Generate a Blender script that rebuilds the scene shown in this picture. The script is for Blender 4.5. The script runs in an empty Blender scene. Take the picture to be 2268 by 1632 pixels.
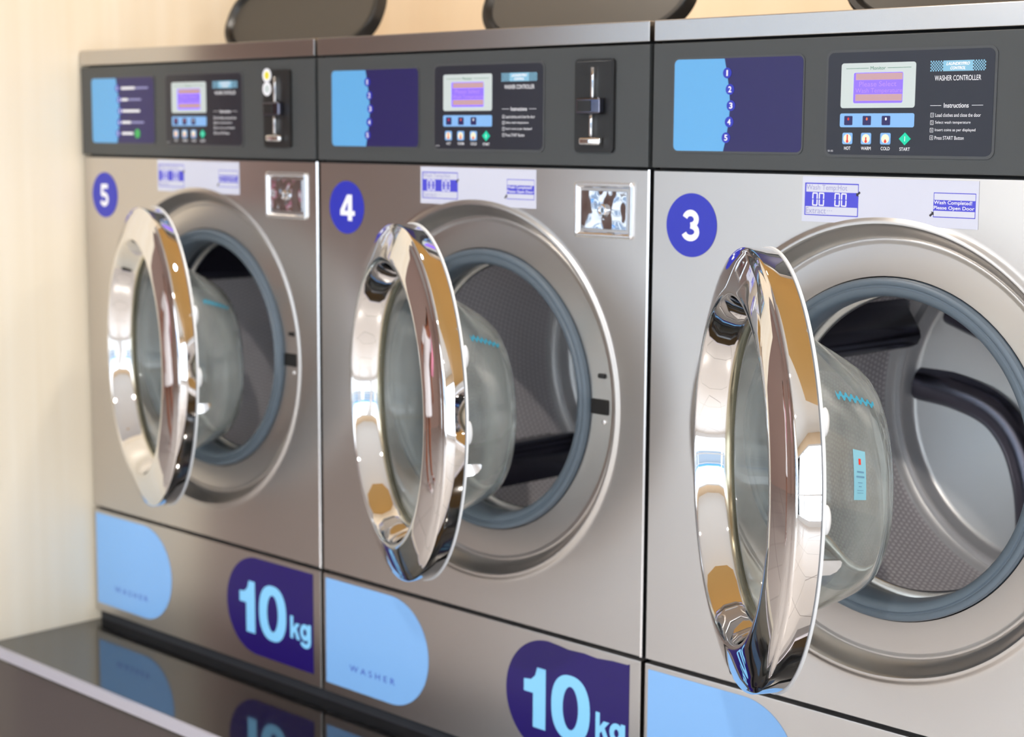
import bpy, bmesh, math, random
from mathutils import Vector, Matrix
random.seed(4)
S = bpy.context.scene
C = S.collection
PI = math.pi

# ------------------------------------------------------------------ camera
Z0 = 1.40            # height of the seam under the control fascia above the shop floor
W = 0.70             # pitch of the washers
R_ = Vector((0.71593839, 0.69813302, 0.00652039))
U_ = Vector((-0.09842841, 0.09168388, 0.99091166))
F_ = Vector((-0.69119033, 0.71007349, -0.13435614))
cd = bpy.data.cameras.new('camera')
cam = bpy.data.objects.new('camera', cd); C.objects.link(cam)
m = Matrix((R_, U_, -F_)).transposed().to_4x4()
m.translation = Vector((2.8887, -1.7947, 0.0672 + Z0))
cam.matrix_world = m
cd.sensor_width = 36.0
cd.lens = 36.0 * 3811.6 / 2268.0
cd.clip_start = 0.05
cd.dof.use_dof = True
cd.dof.focus_distance = 1.95
cd.dof.aperture_fstop = 4.8
S.camera = cam

# ------------------------------------------------------------------ light and exposure
S.view_settings.view_transform = 'Standard'
S.view_settings.look = 'None'
S.view_settings.gamma = 1.0
S.view_settings.use_curve_mapping = False
S.view_settings.exposure = 0.73
w = bpy.data.worlds.new('daylight'); S.world = w; w.use_nodes = True
nt = w.node_tree; nt.nodes.clear()
bg = nt.nodes.new('ShaderNodeBackground'); ow = nt.nodes.new('ShaderNodeOutputWorld')
bg.inputs[0].default_value = (0.86, 0.93, 1.0, 1); bg.inputs[1].default_value = 2.75
nt.links.new(bg.outputs[0], ow.inputs[0])

def area_light(name, loc, rot, sx, sy, power, col=(1, 1, 1), portal=False):
    l = bpy.data.lights.new(name, 'AREA'); l.shape = 'RECTANGLE'; l.size = sx; l.size_y = sy
    l.energy = power; l.color = col
    if portal: l.cycles.is_portal = True
    o = bpy.data.objects.new(name, l); C.objects.link(o); o.location = loc; o.rotation_euler = rot
    return o
CEIL = 2.95
FRONT = -4.3         # shopfront plane
XL, XR = -4.6, 5.2
WX = -2.7           # where the shop windows begin
SOFFIT = 2.32        # underside of the honey-coloured soffit above the washers
LAMPS = [(0.6, -2.4, CEIL, 30), (3.2, -2.4, CEIL, 30),
         (0.85, 0.02, SOFFIT, 4.5), (2.2, 0.02, SOFFIT, 4.5), (3.55, 0.02, SOFFIT, 4.5)]
for i, (x, y, z, e_) in enumerate(LAMPS):
    l_ = bpy.data.lights.new('downlight', 'AREA'); l_.shape = 'DISK'; l_.size = 0.10; l_.energy = e_; l_.color = (1.0, 0.92, 0.82)
    o_ = bpy.data.objects.new('downlight', l_); C.objects.link(o_); o_.location = (x, y, z - 0.02)
area_light('daylight_portal', ((WX + XR) / 2, FRONT - 0.08, 1.35), (PI / 2, 0, 0), XR - WX, 2.5, 1, portal=True)
area_light('daylight_portal', (XR + 0.08, -2.4, 1.35), (PI / 2, 0, PI / 2), 3.6, 2.5, 1, portal=True)

# ------------------------------------------------------------------ materials
def lin(c):
    return tuple(((v / 255) / 12.92 if v / 255 <= 0.04045 else ((v / 255 + 0.055) / 1.055) ** 2.4) for v in c) + (1,)
def mat(name, rgb, rough=0.5, metal=0.0, **k):
    m = bpy.data.materials.new(name); m.use_nodes = True
    b = m.node_tree.nodes.get('Principled BSDF')
    b.inputs['Base Color'].default_value = lin(rgb)
    b.inputs['Roughness'].default_value = rough
    b.inputs['Metallic'].default_value = metal
    for n, v in k.items():
        b.inputs[n.replace('_', ' ')].default_value = v
    return m
def nodes(m): return m.node_tree.nodes, m.node_tree.links, m.node_tree.nodes.get('Principled BSDF')
def noise(m, scale, vec_scale=(1, 1, 1), detail=3, coord='Object'):
    n, l, b = nodes(m)
    tc = n.new('ShaderNodeTexCoord'); mp = n.new('ShaderNodeMapping'); mp.inputs['Scale'].default_value = vec_scale
    nz = n.new('ShaderNodeTexNoise'); nz.inputs['Scale'].default_value = scale; nz.inputs['Detail'].default_value = detail
    l.new(tc.outputs[coord], mp.inputs[0]); l.new(mp.outputs[0], nz.inputs[0])
    return nz
def color_mix(m, nz, a, b_, lo=0.35, hi=0.65):
    n, l, b = nodes(m)
    r = n.new('ShaderNodeValToRGB'); r.color_ramp.elements[0].position = lo; r.color_ramp.elements[1].position = hi
    r.color_ramp.elements[0].color = lin(a); r.color_ramp.elements[1].color = lin(b_)
    l.new(nz.outputs[0], r.inputs[0]); l.new(r.outputs[0], b.inputs['Base Color'])
def rough_var(m, nz, lo, hi):
    n, l, b = nodes(m)
    r = n.new('ShaderNodeMapRange'); r.inputs[3].default_value = lo; r.inputs[4].default_value = hi
    l.new(nz.outputs[0], r.inputs[0]); l.new(r.outputs[0], b.inputs['Roughness'])
def bump(m, src, strength, dist=0.001):
    n, l, b = nodes(m)
    bp = n.new('ShaderNodeBump'); bp.inputs['Strength'].default_value = strength; bp.inputs['Distance'].default_value = dist
    l.new(src.outputs[0], bp.inputs['Height']); l.new(bp.outputs[0], b.inputs['Normal'])

def steel(name, rgb, rough, aniso):
    m = mat(name, rgb, rough, 1.0, Anisotropic=aniso)
    n, l, b = nodes(m)
    cx = n.new('ShaderNodeCombineXYZ'); cx.inputs[2].default_value = 1.0
    l.new(cx.outputs[0], b.inputs['Tangent'])
    nz = noise(m, 6, (1, 1, 90), 4)
    rough_var(m, nz, rough - 0.005, rough + 0.005)
    return m
M = {}
M['steel'] = steel('brushed_steel', (206, 202, 199), 0.30, 0.8)
M['trim'] = steel('brushed_trim', (196, 193, 191), 0.25, 0.6)
M['dish'] = steel('satin_steel', (205, 203, 200), 0.27, 0.3)
M['edge'] = mat('polished_edge', (235, 235, 238), 0.18, 1.0)
M['chrome'] = mat('chrome', (240, 240, 242), 0.02, 1.0)
nz = noise(M['chrome'], 9, (1, 1, 1), 2); bump(M['chrome'], nz, 0.05, 0.003)
M['darkchrome'] = mat('dark_chrome', (110, 110, 125), 0.08, 1.0)
M['fascia'] = mat('fascia_grey', (64, 67, 69), 0.42)
nz = noise(M['fascia'], 900, detail=1); bump(M['fascia'], nz, 0.12, 0.0004)
M['lip'] = mat('fascia_lip', (70, 72, 75), 0.35)
M['black'] = mat('black_gap', (10, 10, 12), 0.6)
M['rubber'] = mat('grey_rubber', (98, 112, 126), 0.38)
M['rubberdark'] = mat('dark_rubber', (38, 40, 46), 0.5)
M['lid'] = mat('lid_black', (26, 26, 27), 0.35)
M['lidp'] = mat('lid_panel', (64, 60, 55), 0.5)
M['navy'] = mat('navy_print', (34, 28, 88), 0.3)
M['sky'] = mat('sky_blue_print', (96, 166, 222), 0.3)
M['sticker'] = mat('blue_vinyl', (128, 178, 234), 0.28)
M['indigo'] = mat('indigo_vinyl', (26, 6, 96), 0.3)
M['badge'] = mat('badge_blue', (42, 50, 178), 0.3)
M['white'] = mat('white_print', (238, 240, 248), 0.4)
M['paper'] = mat('white_sticker', (205, 208, 226), 0.35)
M['paperblue'] = mat('sticker_blue', (72, 72, 205), 0.35)
M['greytext'] = mat('grey_lilac_text', (150, 150, 200), 0.4)
M['ctrl'] = mat('control_black', (34, 35, 46), 0.28)
M['monitor'] = mat('monitor_grey', (194, 206, 208), 0.3)
M['lcdpink'] = mat('screen_pink', (188, 152, 160), 0.3)
M['ltxt'] = mat('screen_text', (178, 140, 235), 0.3)
M['green'] = mat('start_green', (0, 205, 165), 0.3)
M['teal'] = mat('teal_line', (30, 120, 90), 0.4)
M['iris'] = mat('button_cream', (240, 232, 205), 0.4)
M['red'] = mat('red_print', (215, 50, 40), 0.4)
M['orange'] = mat('orange_print', (240, 110, 60), 0.4)
M['dark'] = mat('dark_print', (45, 40, 48), 0.4)
M['logo'] = mat('logo_blue', (130, 185, 215), 0.3)
M['wave'] = mat('wave_blue', (55, 150, 182), 0.4)
M['label'] = mat('glass_label_blue', (125, 184, 205), 0.4)
M['labelink'] = mat('label_ink', (95, 140, 170), 0.5)
M['yellow'] = mat('yellow_print', (225, 215, 60), 0.4)
M['coppergreen'] = mat('green_dot', (60, 170, 90), 0.4)
# lit screen
def emis(name, rgb, s):
    m = mat(name, rgb, 0.3); n, l, b = nodes(m)
    b.inputs['Emission Color'].default_value = lin(rgb); b.inputs['Emission Strength'].default_value = s
    return m
M['lcd'] = emis('lit_screen', (118, 92, 250), 0.35)
# clear glass with a little haze of water marks
def glass(name, haze):
    m = mat(name, (246, 249, 246), 0.0, 0.0, IOR=1.40)
    n, l, b = nodes(m); b.inputs['Transmission Weight'].default_value = 1.0
    out = n['Material Output']
    df = n.new('ShaderNodeBsdfDiffuse'); df.inputs[0].default_value = lin((190, 196, 196))
    mx = n.new('ShaderNodeMixShader')
    nz = noise(m, 14, (1, 1, 0.35), 6)
    r = n.new('ShaderNodeMapRange'); r.inputs[1].default_value = 0.42; r.inputs[2].default_value = 0.75
    r.inputs[3].default_value = haze * 0.45; r.inputs[4].default_value = haze * 2.2
    l.new(nz.outputs[0], r.inputs[0]); l.new(r.outputs[0], mx.inputs[0])
    l.new(b.outputs[0], mx.inputs[1]); l.new(df.outputs[0], mx.inputs[2]); l.new(mx.outputs[0], out.inputs[0])
    return m
M['glass'] = glass('door_glass', 0.16)
# perforated drum (uv in metres), highlights on the dimples painted as light dots
def perforated(name, pitch, rad, rgb, rough):
    m = mat(name, rgb, rough, 0.12)
    n, l, b = nodes(m)
    uv = n.new('ShaderNodeUVMap'); sep = n.new('ShaderNodeSeparateXYZ'); l.new(uv.outputs[0], sep.inputs[0])
    def mth(op, a, b2=None):
        x = n.new('ShaderNodeMath'); x.operation = op
        for i, v in enumerate((a, b2)):
            if v is None: continue
            if isinstance(v, (int, float)): x.inputs[i].default_value = v
            else: l.new(v, x.inputs[i])
        return x.outputs[0]
    def cell(du, dv):
        u = mth('MULTIPLY', mth('SUBTRACT', mth('FRACT', mth('ADD', mth('DIVIDE', sep.outputs[0], pitch), du)), 0.5), 1.0)
        v = mth('MULTIPLY', mth('SUBTRACT', mth('FRACT', mth('ADD', mth('DIVIDE', sep.outputs[1], 0.021), dv)), 0.5), 2.1)
        return mth('SQRT', mth('ADD', mth('MULTIPLY', u, u), mth('MULTIPLY', v, v)))
    d = mth('MINIMUM', cell(0, 0), cell(0.5, 0.5))
    r = n.new('ShaderNodeMapRange'); r.interpolation_type = 'SMOOTHSTEP'
    r.inputs[1].default_value = rad * 0.75; r.inputs[2].default_value = rad * 1.25
    l.new(d, r.inputs[0])
    mc = n.new('ShaderNodeMix'); mc.data_type = 'RGBA'
    mc.inputs[6].default_value = lin((255, 252, 255)); mc.inputs[7].default_value = lin(rgb)
    l.new(r.outputs[0], mc.inputs[0]); l.new(mc.outputs[2], b.inputs['Base Color'])
    r2 = n.new('ShaderNodeMapRange'); r2.inputs[1].default_value = rad; r2.inputs[2].default_value = 0.5; l.new(d, r2.inputs[0])
    bp = n.new('ShaderNodeBump'); bp.inputs['Strength'].default_value = 0.6; bp.inputs['Distance'].default_value = 0.0015
    l.new(r2.outputs[0], bp.inputs['Height']); l.new(bp.outputs[0], b.inputs['Normal'])
    return m
M['skytext'] = mat('light_blue_print', (135, 205, 250), 0.3)
M['rim'] = mat('warm_rim_steel', (200, 192, 170), 0.2, 1.0)
M['chromewavy'] = mat('wavy_chrome', (200, 205, 215), 0.04, 1.0)
nz = noise(M['chromewavy'], 28, (1, 1, 1), 1); bump(M['chromewavy'], nz, 0.6, 0.01)
M['perf'] = perforated('perforated_drum', 0.0078, 0.34, (210, 204, 210), 0.4)
M['drum'] = mat('drum_steel', (215, 215, 216), 0.2, 1.0)
M['drumback'] = mat('drum_back', (240, 241, 244), 0.38, 0.6)
M['lifter'] = mat('drum_lifter', (70, 70, 84), 0.25, 0.9)
M['spoke'] = mat('drum_spoke', (120, 120, 134), 0.25, 1.0)
# room
M['cream'] = mat('cream_laminate', (250, 218, 165), 0.35)
nz = noise(M['cream'], 5, (3, 3, 0.12), 5); color_mix(M['cream'], nz, (236, 214, 184), (240, 220, 192), 0.3, 0.7)
M['creamL'] = mat('pale_laminate', (246, 236, 212), 0.35)
nz = noise(M['creamL'], 5, (3, 4, 0.12), 5); color_mix(M['creamL'], nz, (228, 216, 194), (236, 228, 212), 0.25, 0.75)
M['ceil'] = mat('ceiling_paint', (244, 244, 242), 0.8)
M['mauve'] = mat('mauve_grey_paint', (214, 194, 186), 0.6)
M['floor'] = mat('floor_tile', (205, 200, 196), 0.25)
n, l, b = nodes(M['floor'])
tc = n.new('ShaderNodeTexCoord'); br = n.new('ShaderNodeTexBrick'); br.offset = 0
br.inputs['Scale'].default_value = 1.0; br.inputs['Brick Width'].default_value = 0.6; br.inputs['Row Height'].default_value = 0.6
br.inputs['Mortar Size'].default_value = 0.004
br.inputs['Color1'].default_value = lin((208, 202, 198)); br.inputs['Color2'].default_value = lin((200, 195, 192)); br.inputs['Mortar'].default_value = lin((140, 135, 130))
l.new(tc.outputs['Object'], br.inputs[0]); l.new(br.outputs[0], b.inputs['Base Color'])
M['plinthtop'] = mat('polished_black_slab', (34, 33, 34), 0.07, 0.0, IOR=1.9)
nz = noise(M['plinthtop'], 60, detail=4); color_mix(M['plinthtop'], nz, (14, 14, 15), (30, 29, 29))
M['plinthfront'] = mat('dark_tile', (70, 62, 62), 0.3)
M['alu'] = mat('pale_trim', (186, 184, 196), 0.35, 0.3)
M['brown'] = mat('brown_panel', (200, 170, 158), 0.5)
M['gold'] = mat('honey_wood', (214, 172, 104), 0.45)
M['bldg'] = mat('render_white', (222, 222, 218), 0.8)
M['bldgwin'] = mat('street_window', (120, 135, 150), 0.15)
M['frame'] = mat('white_frame', (225, 228, 232), 0.4)
M['pave'] = mat('pavement', (190, 190, 188), 0.8)
M['awning'] = mat('awning_blue', (60, 130, 190), 0.6)
thin = bpy.data.materials.new('shop_pane'); thin.use_nodes = True
n = thin.node_tree.nodes; l = thin.node_tree.links; n.remove(n['Principled BSDF'])
tr = n.new('ShaderNodeBsdfTransparent'); gl = n.new('ShaderNodeBsdfGlossy'); gl.inputs['Roughness'].default_value = 0.0
fr = n.new('ShaderNodeFresnel'); fr.inputs[0].default_value = 1.45; mx = n.new('ShaderNodeMixShader')
l.new(fr.outputs[0], mx.inputs[0]); l.new(tr.outputs[0], mx.inputs[1]); l.new(gl.outputs[0], mx.inputs[2]); l.new(mx.outputs[0], n['Material Output'].inputs[0])
M['pane'] = thin
M['lamp'] = emis('lamp_diffuser', (255, 246, 230), 4.0)

# ------------------------------------------------------------------ mesh helpers
def link(name, bm, m, parent=None, smooth=35, loc=None):
    bmesh.ops.recalc_face_normals(bm, faces=bm.faces)
    me = bpy.data.meshes.new(name); bm.to_mesh(me); bm.free()
    for k in (m if isinstance(m, (list, tuple)) else [m]): me.materials.append(M[k] if isinstance(k, str) else k)
    if smooth:
        me.polygons.foreach_set('use_smooth', [True] * len(me.polygons)); me.set_sharp_from_angle(angle=math.radians(smooth))
    o = bpy.data.objects.new(name, me); C.objects.link(o)
    if smooth and m not in ('chrome', 'glass', 'rubber', 'rim', 'perf', 'drum', 'lifter', 'spoke') :
        k_ = o.modifiers.new('Weighted Normal', 'WEIGHTED_NORMAL'); k_.keep_sharp = True; k_.weight = 60
    if parent: o.parent = parent
    if loc: o.location = loc
    return o
def box(bm, x0, x1, y0, y1, z0, z1, bev=0.0, seg=2):
    r = bmesh.ops.create_cube(bm, size=1.0)
    for v in r['verts']:
        v.co = Vector((x0 + (v.co.x + .5) * (x1 - x0), y0 + (v.co.y + .5) * (y1 - y0), z0 + (v.co.z + .5) * (z1 - z0)))
    if bev:
        es = list({e for v in r['verts'] for e in v.link_edges})
        bmesh.ops.bevel(bm, geom=es, offset=bev, segments=seg, affect='EDGES', profile=0.5)
def prism(bm, pts, y0, y1, mi=0):
    """polygon in the x/z plane, given thickness from y0 (front) to y1"""
    a = [bm.verts.new((x, y0, z)) for x, z in pts]; b = [bm.verts.new((x, y1, z)) for x, z in pts]
    fs = [bm.faces.new(a), bm.faces.new(b[::-1])]
    n = len(pts)
    for i in range(n): fs.append(bm.faces.new((a[i], b[i], b[(i + 1) % n], a[(i + 1) % n])))
    for f in fs: f.material_index = mi
def rrect(x0, x1, z0, z1, r, seg=8):
    """r: one radius or (bl, br, tr, tl)"""
    if not isinstance(r, tuple): r = (r,) * 4
    P = []
    for (cx, cz, rr, a0) in ((x0 + r[0], z0 + r[0], r[0], PI), (x1 - r[1], z0 + r[1], r[1], 1.5 * PI), (x1 - r[2], z1 - r[2], r[2], 0), (x0 + r[3], z1 - r[3], r[3], PI / 2)):
        k = seg if rr > 0.0003 else 0
        for i in range(k + 1):
            a = a0 + (PI / 2) * (i / k if k else 0)
            P.append((cx + rr * math.cos(a), cz + rr * math.sin(a)))
    Q = []
    for p in P:
        if not Q or (abs(p[0] - Q[-1][0]) + abs(p[1] - Q[-1][1])) > 1e-6: Q.append(p)
    if (abs(Q[0][0] - Q[-1][0]) + abs(Q[0][1] - Q[-1][1])) < 1e-6: Q.pop()
    return Q
def disc(cx, cz, r, n=48, rz=None):
    return [(cx + r * math.cos(2 * PI * i / n), cz + (rz or r) * math.sin(2 * PI * i / n)) for i in range(n)]
def lathe(bm, prof, cx=0, cz=0, n=128, closed=False, shift=None, uv=False, mi=0):
    """profile of (r, y) spun about the y axis through (cx, cz); shift(y) moves the ring centre in z"""
    rings = []
    for (r, y) in prof:
        s = shift(y) if shift else 0.0
        if r < 1e-6: rings.append([bm.verts.new((cx, y, cz + s))])
        else: rings.append([bm.verts.new((cx + r * math.cos(2 * PI * i / n), y, cz + s + r * math.sin(2 * PI * i / n))) for i in range(n)])
    ul = bm.loops.layers.uv.verify() if uv else None
    L = 0.0
    m_ = len(prof)
    for j in range(m_ if closed else m_ - 1):
        a, b = rings[j], rings[(j + 1) % m_]
        p, q = prof[j], prof[(j + 1) % m_]
        dl = math.hypot(p[0] - q[0], p[1] - q[1])
        for i in range(n):
            k = (i + 1) % n
            if len(a) == 1 and len(b) == 1: continue
            if len(a) == 1: f = bm.faces.new((a[0], b[i], b[k])); uvs = [(i, 0), (i, 1), (i + 1, 1)]
            elif len(b) == 1: f = bm.faces.new((a[i], b[0], a[k])); uvs = [(i, 0), (i, 1), (i + 1, 0)]
            else: f = bm.faces.new((a[i], b[i], b[k], a[k])); uvs = [(i, 0), (i, 1), (i + 1, 1), (i + 1, 0)]
            f.material_index = mi
            if uv:
                rr = max(p[0], q[0])
                for lp, (u, v) in zip(f.loops, uvs): lp[ul].uv = (u * 2 * PI * rr / n, L + v * dl)
        L += dl
def tube(bm, pts, r, n=10):
    pts = [Vector(p) for p in pts]; rings = []
    for i, p in enumerate(pts):
        d = (pts[min(i + 1, len(pts) - 1)] - pts[max(i - 1, 0)]).normalized()
        a = d.orthogonal().normalized() if i == 0 else (ua - d * ua.dot(d)).normalized()
        ua = a; b = d.cross(a); rr = r[i] if isinstance(r, (list, tuple)) else r
        rings.append([bm.verts.new(p + (a * math.cos(2 * PI * k / n) + b * math.sin(2 * PI * k / n)) * rr) for k in range(n)])
    for i in range(len(rings) - 1):
        for k in range(n): bm.faces.new((rings[i][k], rings[i][(k + 1) % n], rings[i + 1][(k + 1) % n], rings[i + 1][k]))
    bm.faces.new(rings[0][::-1]); bm.faces.new(rings[-1])
_tc = {}
def text_mesh(body, bold=0.0, shear=0.0, space=1.0):
    key = (body, bold, shear, space)
    if key in _tc: return _tc[key]
    cu = bpy.data.curves.new('t', 'FONT'); cu.body = body; cu.size = 1.0; cu.offset = bold; cu.shear = shear; cu.space_character = space
    cu.resolution_u = 4; cu.extrude = 0.0; cu.fill_mode = 'FRONT'
    o = bpy.data.objects.new('t', cu); C.objects.link(o)
    bpy.context.view_layer.update()
    dg = bpy.context.evaluated_depsgraph_get(); me = o.evaluated_get(dg).to_mesh()
    vs = [(v.co.x, v.co.y) for v in me.vertices]; fs = [tuple(p.vertices) for p in me.polygons]
    o.evaluated_get(dg).to_mesh_clear(); bpy.data.objects.remove(o); bpy.data.curves.remove(cu)
    _tc[key] = (vs, fs); return _tc[key]
def text(bm, body, x0, x1, z0, z1, y, bold=0.0, shear=0.0, space=1.0, mi=0):
    vs, fs = text_mesh(body, bold, shear, space)
    a0 = min(v[0] for v in vs); a1 = max(v[0] for v in vs); b0 = min(v[1] for v in vs); b1 = max(v[1] for v in vs)
    V = [bm.verts.new((x0 + (v[0] - a0) / (a1 - a0) * (x1 - x0), y, z0 + (v[1] - b0) / (b1 - b0) * (z1 - z0))) for v in vs]
    for f in fs:
        try:
            ff = bm.faces.new([V[i] for i in f]); ff.material_index = mi
        except ValueError: pass
def seg_digit(bm, x, z, w_, h, t, y):
    """seven segment zero"""
    g = t * 0.25
    for (a, b, c, d) in ((x + g, x + w_ - g, z + h - t, z + h), (x + g, x + w_ - g, z, z + t),
                         (x, x + t, z + t * .6, z + h / 2 - g), (x, x + t, z + h / 2 + g, z + h - t * .6),
                         (x + w_ - t, x + w_, z + t * .6, z + h / 2 - g), (x + w_ - t, x + w_, z + h / 2 + g, z + h - t * .6)):
        prism(bm, rrect(a, b, c, d, 0.0002, 2), y, y + 0.0002)
def decal(name, pts, y, m, parent, t=0.0004):
    bm = bmesh.new(); prism(bm, pts, y - t, y); return link(name, bm, m, parent, 0)
def line(parent, m, y, name, *specs):
    for sp_ in specs:
        bm = bmesh.new(); text(bm, sp_[0], sp_[1], sp_[2], sp_[3], sp_[4], y, *sp_[5:]); link(name, bm, m, parent, 0)
def empty(name, loc, label, cat, group=None):
    o = bpy.data.objects.new(name, None); C.objects.link(o); o.location = loc; o.empty_display_size = 0.1
    o['label'] = label; o['category'] = cat
    if group: o['group'] = group
    return o
def struct(o): o['kind'] = 'structure'; return o

# bold numerals drawn as outlines (unit box 0..1 wide, 0..1 high)
def arc(cx, cz, rx, rz, a0, a1, n=14):
    return [(cx + rx * math.cos(math.radians(a0 + (a1 - a0) * i / n)), cz + rz * math.sin(math.radians(a0 + (a1 - a0) * i / n))) for i in range(n + 1)]
def stroke(bm, pts, t, X, Z, sx, sz, y, cap=True):
    """fat stroke along pts (unit coords), thickness t in unit height, drawn as quads plus round joints"""
    P = [(X + p[0] * sx, Z + p[1] * sz) for p in pts]; h = t * sz / 2
    L, Rr = [], []
    for i, p in enumerate(P):
        a = P[max(i - 1, 0)]; b = P[min(i + 1, len(P) - 1)]
        dx, dz = b[0] - a[0], b[1] - a[1]; q = math.hypot(dx, dz) or 1; nx, nz_ = -dz / q, dx / q
        L.append((p[0] + nx * h, p[1] + nz_ * h)); Rr.append((p[0] - nx * h, p[1] - nz_ * h))
    A = [bm.verts.new((x, y, z)) for x, z in L]; B = [bm.verts.new((x, y, z)) for x, z in Rr]
    for i in range(len(P) - 1): bm.faces.new((A[i], A[i + 1], B[i + 1], B[i]))
def poly(bm, pts, X, Z, sx, sz, y):
    bm.faces.new([bm.verts.new((X + p[0] * sx, y, Z + p[1] * sz)) for p in pts])
def numeral(bm, d, X, Z, sx, sz, y):
    if d == '3':
        stroke(bm, arc(.46, .70, .30, .20, 165, -90), .2, X, Z, sx, sz, y)
        stroke(bm, arc(.46, .30, .34, .20, 90, -165), .2, X, Z, sx, sz, y - .00002)
    elif d == '4':
        poly(bm, [(.52, 0), (.80, 0), (.80, 1), (.48, 1), (.42, .9), (.52, .66)], X, Z, sx, sz, y)
        poly(bm, [(.48, 1), (.02, .40), (.02, .20), (.98, .20), (.98, .38), (.30, .38), (.56, .80)], X, Z, sx, sz, y - .00002)
    elif d == '5':
        poly(bm, [(.14, 1), (.86, 1), (.86, .80), (.36, .80), (.32, .52), (.12, .48), (.08, .56)], X, Z, sx, sz, y)
        stroke(bm, [(.18, .52)] + arc(.44, .31, .34, .225, 105, -160), .2, X, Z, sx, sz, y - .00002)
    elif d == 'k':
        poly(bm, [(0, 0), (.30, 0), (.30, 1), (0, 1)], X, Z, sx, sz, y)
        poly(bm, [(.22, .42), (.58, .72), (.98, .72), (.30, .22)], X, Z, sx, sz, y - .00002)
        poly(bm, [(.36, .44), (.62, .52), (1.0, 0), (.64, 0)], X, Z, sx, sz, y - .00004)
    elif d == 'g':
        stroke(bm, arc(.42, .64, .30, .24, 0, 360, 24), .20, X, Z, sx, sz, y)
        poly(bm, [(.68, .28), (.98, .28), (.98, 1.0), (.70, 1.0)], X, Z, sx, sz, y - .00002)
        stroke(bm, [(.83, .34)] + arc(.46, .26, .36, .17, 0, -165), .19, X, Z, sx, sz, y - .00004)
    elif d == '1':
        poly(bm, [(.42, 0), (.92, 0), (.92, 1), (.58, 1), (.50, .86), (.34, .78), (.05, .76), (.05, .56), (.42, .56)], X, Z, sx, sz, y)
    elif d == '0':
        n = 40; o = [(.5 + .5 * math.copysign(abs(math.cos(a)) ** .85, math.cos(a)), .5 + .5 * math.copysign(abs(math.sin(a)) ** .85, math.sin(a))) for a in [2 * PI * i / n for i in range(n)]]
        q = [(.5 + .2 * math.cos(a), .5 + .33 * math.sin(a)) for a in [2 * PI * i / n for i in range(n)]]
        A = [bm.verts.new((X + p[0] * sx, y, Z + p[1] * sz)) for p in o]; B = [bm.verts.new((X + p[0] * sx, y, Z + p[1] * sz)) for p in q]
        for i in range(n): k = (i + 1) % n; bm.faces.new((A[i], A[k], B[k], B[i]))

# ------------------------------------------------------------------ the setting
def wall(name, x0, x1, y0, y1, z0, z1, m):
    bm = bmesh.new(); box(bm, x0, x1, y0, y1, z0, z1); return struct(link(name, bm, m, None, 0))
wall('floor', XL, XR, FRONT, 0.72, -0.06, 0.0, 'floor')
wall('ceiling', XL, XR, FRONT, 0.72, CEIL, CEIL + 0.06, 'ceil')
wall('wall_back', -0.06, XR, 0.70, 0.78, 0.0, CEIL, 'cream')
wall('wall_left', -0.07, -0.004, -0.262, 0.70, 0.0, CEIL, 'creamL')
wall('wall_rear', XL, -0.07, 0.66, 0.74, 0.0, CEIL, 'brown')
wall('wall_side', XL - 0.06, XL, FRONT, 0.74, 0.0, CEIL, 'brown')
wall('wall_right', XR, XR + 0.06, -0.6, 0.78, 0.0, CEIL, 'creamL')
wall('trim_3', XR, XR + 0.06, FRONT, -0.6, 2.55, CEIL, 'cream')
wall('trim_4', XR, XR + 0.06, FRONT, -0.6, 0.0, 0.12, 'frame')
wall('wall_front', XL, WX, FRONT - 0.1, FRONT, 0.0, CEIL, 'mauve')
wall('trim_1', WX, XR, FRONT - 0.1, FRONT, 2.55, CEIL, 'cream')
wall('trim_2', WX, XR, FRONT - 0.1, FRONT, 0.0, 0.12, 'frame')
wall('trim_5', -0.004, XR, -0.62, 0.70, SOFFIT, CEIL, 'gold')
nwin = 4; ww = (XR - WX) / nwin
for i in range(nwin):
    a = WX + i * ww
    bm = bmesh.new()
    box(bm, a, a + .06, FRONT - .07, FRONT - .01, .12, 2.55); box(bm, a + ww - .06, a + ww, FRONT - .07, FRONT - .01, .12, 2.55)
    box(bm, a + .06, a + ww - .06, FRONT - .07, FRONT - .01, .12, .18); box(bm, a + .06, a + ww - .06, FRONT - .07, FRONT - .01, 2.49, 2.55)
    box(bm, a + .06, a + ww - .06, FRONT - .07, FRONT - .01, .95, 1.0)
    f = struct(link('window_%d' % (i + 1), bm, 'frame', None, 0))
    bm = bmesh.new(); box(bm, a + .06, a + ww - .06, FRONT - .045, FRONT - .038, .18, 2.49); link('window_pane', bm, 'pane', f, 0)
for i in range(2):
    a = -4.3 + i * 1.85
    bm = bmesh.new()
    for (p, q_, z0, z1) in ((a, a + .06, .12, 2.55), (a + 1.79, a + 1.85, .12, 2.55), (a + .06, a + 1.79, .12, .18), (a + .06, a + 1.79, 2.49, 2.55), (a + .06, a + 1.79, .95, 1.0)): box(bm, XR + .01, XR + .05, p, q_, z0, z1)
    f = struct(link('window_%d' % (i + 5), bm, 'frame', None, 0))
    bm = bmesh.new(); box(bm, XR + .027, XR + .033, a + .06, a + 1.79, .18, 2.49); link('window_pane', bm, 'pane', f, 0)
bm = bmesh.new(); box(bm, -14, 16, -20, FRONT - 0.1, -0.16, -0.1); struct(link('ground', bm, 'pave', None, 0))
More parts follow.
